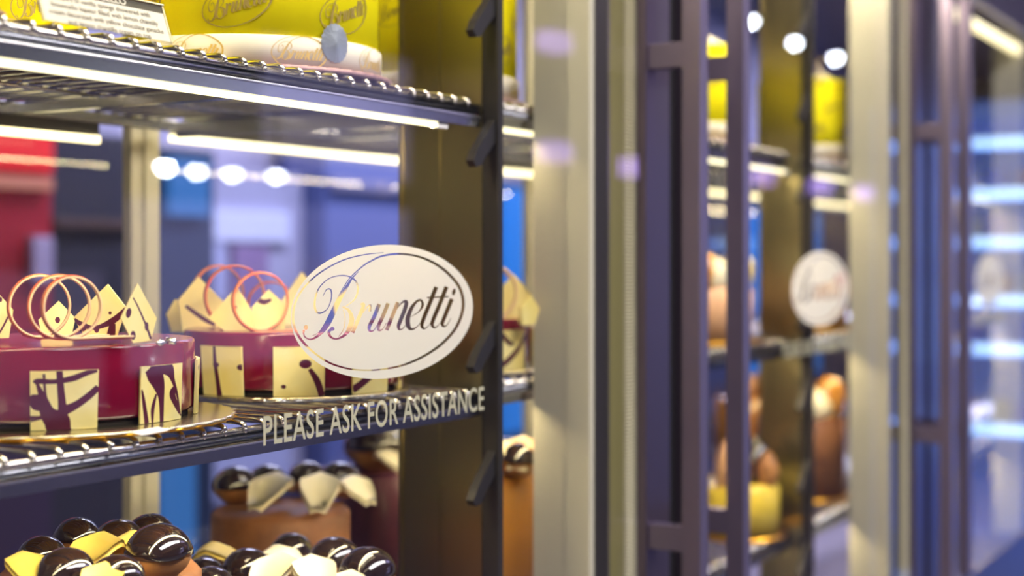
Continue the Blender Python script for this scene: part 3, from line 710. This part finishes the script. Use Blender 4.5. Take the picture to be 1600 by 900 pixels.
ylc = mat('pale_yellow_chocolate', (0.88, 0.68, 0.16), 0.4)
L1 = (0.215, 0.125, zt('lower')); z_ = 0
S = [(*rel(65, 1.27, L1), .020), (*rel(103, 1.19, L1), .023), (*rel(186, 1.33, L1), .022), (*rel(248, 1.26, L1), .027), (*rel(120, 1.36, L1), .020), (*rel(235, 1.37, L1), .021), (*rel(182, 1.17, L1), .022)]
K = [(*rel(42, 1.20, L1), 1.2, .040, ylc), (*rel(150, 1.25, L1), 0.2, .048, ylc), (*rel(212, 1.31, L1), 1.3, .036, ylc), (*rel(165, 1.16, L1), 0.5, .042, ylc)]
profiterole_cake(L1, 0.088, 0.205, 'profiterole cake at the lower left with dark domes and yellow chocolate pieces', brown, S, K)
L2 = (0.455, 0.112, zt('lower'))
S = [(*rel(318, 1.44, L2), .021), (*rel(386, 1.46, L2), .024), (*rel(522, 1.50, L2), .026), (*rel(574, 1.44, L2), .027), (*rel(328, 1.38, L2), .023), (*rel(455, 1.56, L2), .022)]
K = [(*rel(430, 1.43, L2), 0.2, .050, cream), (*rel(490, 1.42, L2), 0.9, .050, cream), (*rel(440, 1.49, L2), 1.5, .045, cream), (*rel(545, 1.41, L2), 0.1, .036, cream), (*rel(345, 1.52, L2), 1.9, .042, ylc)]
profiterole_cake(L2, 0.096, 0.150, 'low profiterole cake with cream leaves below the pale door lettering', brown, S, K)
L3 = (0.66, 0.285, zt('lower'))
S = [(*rel(368, 1.80, L3), .026), (*rel(418, 1.84, L3), .024), (*rel(530, 1.84, L3), .026), (*rel(480, 1.87, L3), .024)]
K = [(*rel(425, 1.73, L3), 0.2, .056, cream), (*rel(500, 1.73, L3), 0.6, .056, cream), (*rel(555, 1.76, L3), 1.2, .046, cream)]
profiterole_cake(L3, 0.082, 0.180, 'taller brown cake with a cream ribbon on top, behind the low profiterole cake', brown, S, K)
L4 = (1.055, 0.415, zt('lower'))
S = [(*rel(592, 2.14, L4), .046), (*rel(568, 2.22, L4), .030)]
K = [(*rel(609, 2.09, L4), 1.2, .045, cream)]
profiterole_cake(L4, 0.068, 0.170, 'brown cake with one big dark dome beside the olive divider', mat('violet_brown_glaze', (0.16, 0.05, 0.08), 0.3), S, K)
L5 = (0.930, 0.185, zt('lower'))
S = [(*rel(812, 1.86, L5), .024), (*rel(850, 1.88, L5), .024), (*rel(790, 1.95, L5), .022)]
K = [(*rel(795, 1.87, L5), 1.3, .050, cream), (*rel(826, 1.87, L5), 1.9, .055, peach), (*rel(815, 1.88, L5), 0.3, .055, cream)]
profiterole_cake(L5, 0.092, 0.205, 'caramel and cream cake glimpsed low between standard and beige post', caramel, S, K)

def drum_cake(loc, R, H, body, label, tops, group=None):
    t = thing('drum_cake', label, 'cake', loc, 0, group)
    MB().lathe([(0, 0), (R*1.15, 0), (R*1.16, 0.003), (0, 0.004)], n=50).build('cake_board', gold, t)
    MB().lathe([(0, 0.0042), (R, 0.0042), (R, H-0.008), (R-0.008, H), (0, H)], n=60).build('cake_body', body, t)
    for i, (x, y, r, m, hh) in enumerate(tops):
        q = math.hypot(x, y); lim = max(R-r*0.85, 0.01)
        if q > lim: x, y = x*lim/q, y*lim/q
        mb = MB(); mb.blob((x, y, H+hh*0.35), r, r, hh*0.6, noise=0.12, seed=i); mb.build('topping', m, t)
    return t
def R_(px, d, l): return rel(px, d, l)
l = (1.685, 0.108, zt('lower'))
drum_cake(l, 0.070, 0.092, yellow_cream, 'yellow drum cake with dark glossy domes right of the handles, on the lower shelf',
          [(*R_(1182, 2.54, l), .026, choc, .075), (*R_(1205, 2.52, l), .020, choux, .055), (*R_(1150, 2.50, l), .024, choux, .06), (*R_(1115, 2.45, l), .024, peach, .08)])
l = (1.60, 0.155, zt('middle'))
drum_cake(l, 0.098, 0.095, peach, 'peach cream cake with yellow swirls behind the twin handles, middle shelf',
          [(*R_(1120, 2.42, l), .03, cream, .05), (*R_(1180, 2.46, l), .026, yellow_cream, .06), (*R_(1150, 2.5, l), .03, cream, .06), (*R_(1110, 2.38, l), .026, caramel, .06)])
l = (2.29, 0.34, zt('lower'))
drum_cake(l, 0.062, 0.180, caramel, 'tall caramel cake behind the olive divider, far behind the yellow drum cake',
          [(*R_(1165, 3.2, l), .030, peach, .05), (*R_(1190, 3.2, l), .028, brown, .05)])
l = (2.135, 0.15, zt('middle'))
drum_cake(l, 0.088, 0.050, caramel, 'amber glazed cake partly hidden by the second oval logo',
          [(*R_(1275, 2.95, l), .03, brown, .05), (*R_(1310, 2.90, l), .03, caramel, .05), (*R_(1330, 2.95, l), .028, mat('red_berry', (0.5, .05, .04), .3), .07)])
l = (2.150, 0.16, zt('lower'))
drum_cake(l, 0.090, 0.165, brown, 'brown cake with bright cream blobs below the second oval logo',
          [(*R_(1296, 2.85, l), .034, cream, .055), (*R_(1272, 2.88, l), .03, cream, .045), (*R_(1325, 2.92, l), .034, caramel, .08)])

# ------------------------------------------------------------------ the shop beyond the cabinet
def shopbox(name, label, cat, x0, x1, y0, y1, z0, z1, m, extra=()):
    t = thing(name, label, cat, ((x0+x1)/2, (y0+y1)/2, z0)); s = t.location
    MB().box(x0, x1, y0, y1, z0, z1, bev=0.01).build('body', m, t, shift=s)
    for (nm, bx, mm) in extra: MB().box(*bx, bev=0.004).build(nm, mm, t, shift=s)
    return t
red = mat('red_lacquer', (0.42, 0.015, 0.03), 0.4)
shopbox('red_cabinet', 'blurred red cabinet with an orange stripe at the left edge beyond the glass', 'cabinet', 1.90, 2.50, 2.7, 3.15, 1.22, 1.92, red,
        [('header_panel', (1.92, 2.48, 2.67, 2.70, 1.72, 1.87), mat('bright_red_sign', (0.8, 0.03, 0.03), 0.4, emit=(1, .03, .03), es=0.2)),
         ('stripe', (1.92, 2.48, 2.67, 2.70, 1.66, 1.70), mat('orange_stripe', (0.75, 0.28, 0.16), 0.5)), ('price_screen', (2.40, 2.48, 2.67, 2.70, 1.38, 1.52), mat('lilac_sheet', (0.5, 0.42, 0.62), 0.5)),
         ('cabinet_base', (1.90, 2.50, 2.7, 3.15, 0, 1.22), mat('plum_base', (0.05, 0.03, 0.07), 0.5))])
dkb = mat('dark_navy_wood', (0.030, 0.028, 0.042), 0.5)
shopbox('dark_bookcase', 'blurred dark cupboard between the red cabinet and the rear post', 'cupboard', 2.52, 2.93, 2.75, 3.15, 0, 1.86, dkb,
        [('shelf', (2.53, 2.92, 2.72, 2.75, z, z+0.03), mat('dark_brown_trim', (0.09, 0.05, 0.04), 0.5)) for z in (0.9, 1.25, 1.55)])
teal = mat('blue_screen', (0.03, 0.10, 0.22), 0.4, emit=(0.03, 0.15, 0.40), es=0.38)
shopbox('blue_cooler', 'blurred dark cooler with a blue lit header beside the rear post', 'cooler', 2.95, 3.30, 2.75, 3.15, 0, 1.84, mat('dark_teal', (0.02, 0.035, 0.07), 0.4),
        [('lit_header', (3.04, 3.24, 2.72, 2.75, 1.60, 1.80), teal), ('lit_base', (2.99, 3.17, 2.72, 2.75, 0.40, 0.80), teal)])
pale = mat('pale_blue_board', (0.42, 0.45, 0.68), 0.5)
shopbox('menu_board', 'blurred pale grey menu board with a whiter lower strip beyond the glass', 'board', 3.42, 4.12, 3.0, 3.12, 0.5, 1.80, mat('grey_lilac', (0.36, 0.36, 0.50), 0.6),
        [('white_strip', (3.50, 4.00, 2.97, 3.0, 1.52, 1.64), mat('white_blue_strip', (0.60, 0.64, 0.82), 0.5)), ('side_strip', (3.44, 3.60, 2.97, 3.0, 1.30, 1.51), pale),
         ('mauve_poster', (3.66, 3.86, 2.97, 3.0, 1.15, 1.50), mat('mauve_poster', (0.22, 0.13, 0.28), 0.6)), ('foot_panel', (3.48, 4.0, 2.97, 3.0, 0.52, 0.82), pale)])
navy = mat('violet_blue_panel', (0.10, 0.13, 0.32), 0.5)
shopbox('blue_partition', 'tall blurred blue violet partition right of the menu board', 'partition', 4.14, 5.20, 2.9, 3.15, 0, 2.1, navy,
        [('top_rail', (4.16, 5.18, 2.87, 2.9, 1.74, 1.79), mat('dusky_rail', (0.24, 0.24, 0.38), 0.5))])
bl = mat('bright_blue_panel', (0.02, 0.16, 0.50), 0.4, emit=(0.02, 0.19, 0.50), es=0.35)
for (xa, xb, lb) in ((5.70, 6.10, 'blue lit poster seen past the beige post'), (9.0, 9.42, 'blue lit poster seen right of the handles'), (10.25, 10.73, 'blue lit poster beside the second oval logo')):
    shopbox('poster_panel', lb, 'poster', xa, xb, 3.02, 3.15, 0.5, 1.86, dkb, [('lit_sheet', (xa+0.03, xb-0.03, 3.0, 3.02, 0.55, 1.82), bl)])
shopbox('dark_cupboard', 'dark brown cupboard seen behind the second logo', 'cupboard', 9.5, 10.2, 2.95, 3.15, 0, 1.95, mat('plum_brown', (0.06, 0.04, 0.05), 0.5))
shopbox('dark_cupboard', 'dark brown cupboard beyond the second logo, right of the blue poster', 'cupboard', 10.78, 12.9, 2.95, 3.15, 0, 1.95, mat('plum_brown', (0.06, 0.04, 0.05), 0.5))
shopbox('dark_cupboard', 'long dark cupboard along the back wall', 'cupboard', 6.3, 8.9, 2.95, 3.15, 0, 1.95, mat('brown_grey_wood', (0.07, 0.055, 0.06), 0.5))

# opposite side of the aisle: glow panels added to haze the door glass, then the mirrored lamps
lil = mat('lilac_haze_glow', (0.6, 0.6, 0.8), 0.6, emit=(0.50, 0.47, 0.95), es=0.62)
shopbox('haze_panel', 'large lilac glow panel added across the aisle to haze the door glass', 'hazeboard', 3.9, 6.15, -4.05, -3.95, 0.9, 1.75, dkb, [('glow_sheet', (3.95, 6.10, -3.95, -3.93, 0.95, 1.72), lil)])
lil2 = mat('dim_lilac_haze_glow', (0.5, 0.5, 0.7), 0.6, emit=(0.62, 0.42, 0.85), es=0.22)
shopbox('haze_panel', 'lower lilac glow panel added opposite to haze the glass over the nearest cake', 'hazeboard', 3.0, 3.85, -4.05, -3.95, 0.75, 1.45, dkb, [('glow_sheet', (3.05, 3.80, -3.95, -3.93, 0.8, 1.4), lil2)])
shopbox('haze_panel', 'upper pale lightbox opposite, added to haze the glass above the oval logo', 'hazeboard', 4.8, 6.15, -4.05, -3.95, 1.85, 2.6, dkb, [('glow_sheet', (4.85, 6.10, -3.95, -3.93, 1.88, 2.55), lil)])
bulb = mat('cold_bulb', (1, 1, 1), 0.4, emit=(0.80, 0.88, 1.0), es=45)
bulb_hot = mat('hot_bulb', (1, 1, 1), 0.4, emit=(0.92, 0.95, 1.0), es=130)
def spot(x, y, z, lb, m=bulb, r=0.022):
    t = thing('spotlight', lb, 'lamp', (x, y, z), 0, 'small cold spotlights mirrored in the glass')
    MB().lathe([(r*1.4, 0.0), (r*1.5, 0.004), (r*1.3, 0.05), (0.006, 0.06), (0.006, 0.20)], n=16).build('housing', dark_metal, t)
    MB().blob((0, 0, -r*0.3), r, r, r, n=12, m=8).build('bulb', m, t)
def mirrored(px, py, yreal):
    v = at_y(px, py, 2*GY-yreal); return (v.x, yreal, v.z)
for (a, b, m, lb) in ((258, 255, bulb_hot, 'brightest small spotlight, first of the row mirrored under the lit strip'), (308, 262, bulb, 'second small spotlight of the mirrored row, beside the brightest one'),
                      (363, 266, bulb, 'third small spotlight of the mirrored row above the far cake'), (432, 269, bulb, 'last small spotlight of the mirrored row, above the oval logo')):
    spot(*mirrored(a, b, -1.9), lb, m)
for (a, b, lb, r) in ((1174, 30, 'spotlight mirrored beside the right handle, highest of three', 0.016), (1242, 64, 'spotlight mirrored above the olive divider', 0.016), (1306, 88, 'spotlight mirrored over the blurred yellow cake', 0.016)):
    spot(*mirrored(a, b, -1.6), lb, bulb, r*1.5)
pm = mat('violet_lamp', (0.5, 0.4, 0.8), 0.4, emit=(0.48, 0.30, 1.0), es=2.2)
for (a, b, lb) in ((866, 66, 'violet box lamp mirrored high on the beige post'), (866, 238, 'violet box lamp mirrored mid way up the beige post'), (990, 262, 'violet box lamp mirrored on the ribbed seal'),
                   (1190, 277, 'violet box lamp mirrored right of the handles'), (1282, 292, 'violet box lamp mirrored above the second logo'), (1350, 302, 'violet box lamp mirrored on the second beige post')):
    x, y, z = mirrored(a, b, -1.6)
    t = thing('box_lamp', lb, 'lamp', (x, y, z), 0, 'violet box lamps mirrored in the glass')
    MB().box(-0.065, 0.065, -0.04, 0.04, -0.034, 0.034, bev=0.015).build('lamp_shade', pm, t)
    MB().tube([(0, 0, 0.038), (0, 0, 0.30)], 0.004).build('stem', dark_metal, t)
# blue-lit open fridge at the end of the aisle, mirrored in the last door
bf = thing('drinks_fridge', 'blue lit open fridge mirrored as bands at the right edge', 'fridge', (5.6, -0.75, 0))
b0 = Vector((5.6, -0.75, 0))
MB().box(5.5, 5.9, -1.12, -1.08, 0, 2.1).box(5.5, 5.9, -0.42, -0.38, 0, 2.1).box(5.85, 5.9, -1.08, -0.42, 0, 2.1).box(5.5, 5.85, -1.08, -0.42, 0, 0.3).box(5.5, 5.85, -1.08, -0.42, 2.02, 2.1).build('casing', mat('glowing_blue_casing', (0.14, 0.22, 0.55), 0.5, emit=(0.06, 0.16, 0.55), es=0.6), bf, shift=b0)  # casing given its own blue glow in place of LED light falling on it
bw = mat('blue_white_led', (1, 1, 1), 0.5, emit=(0.10, 0.30, 1.0), es=4.0); bw2 = mat('ice_white_led', (1, 1, 1), 0.5, emit=(0.4, 0.68, 1.0), es=3)
for z in (0.75, 1.08, 1.28, 1.52, 1.72, 1.93):
    s = MB().box(5.52, 5.84, -1.075, -0.425, z-0.01, z+0.005).build('shelf', mat('blue_shelf', (0.2, 0.28, 0.6), 0.4), bf, shift=b0)
    MB().box(5.50, 5.52, -1.07, -0.43, z-0.022, z+0.018).build('led_strip', bw, s, shift=b0)
    MB().box(5.492, 5.50, -0.70, -0.44, z-0.012, z+0.016).build('led_strip', bw2, s, shift=b0)
cols = [(0.7, 0.75, 0.9), (0.1, 0.2, 0.6), (0.7, 0.3, 0.25), (0.8, 0.75, 0.5), (0.3, 0.3, 0.7)]
names = ['pale', 'dark blue', 'red', 'cream', 'violet']
sh = {0.75: 'lowest', 1.08: 'second', 1.28: 'third', 1.52: 'fourth', 1.72: 'fifth'}
for zi, z in enumerate((0.75, 1.08, 1.28, 1.52, 1.72)):
    for k in range(5):
        cc = (k+zi*2) % 5
        t = thing('carton', '%s carton on the %s shelf of the blue lit fridge' % (names[cc], sh[z]), 'carton', (5.66, -1.0+k*0.125, z+0.0052), 0, 'cartons in the blue lit fridge')
        MB().box(-0.04, 0.04, -0.04, 0.04, 0, 0.10, bev=0.004).build('box', mat('carton_%d' % cc, cols[cc], 0.5), t)
        MB().lathe([(0.012, 0.10), (0.012, 0.115), (0, 0.115)], n=12).build('cap', paper, t)
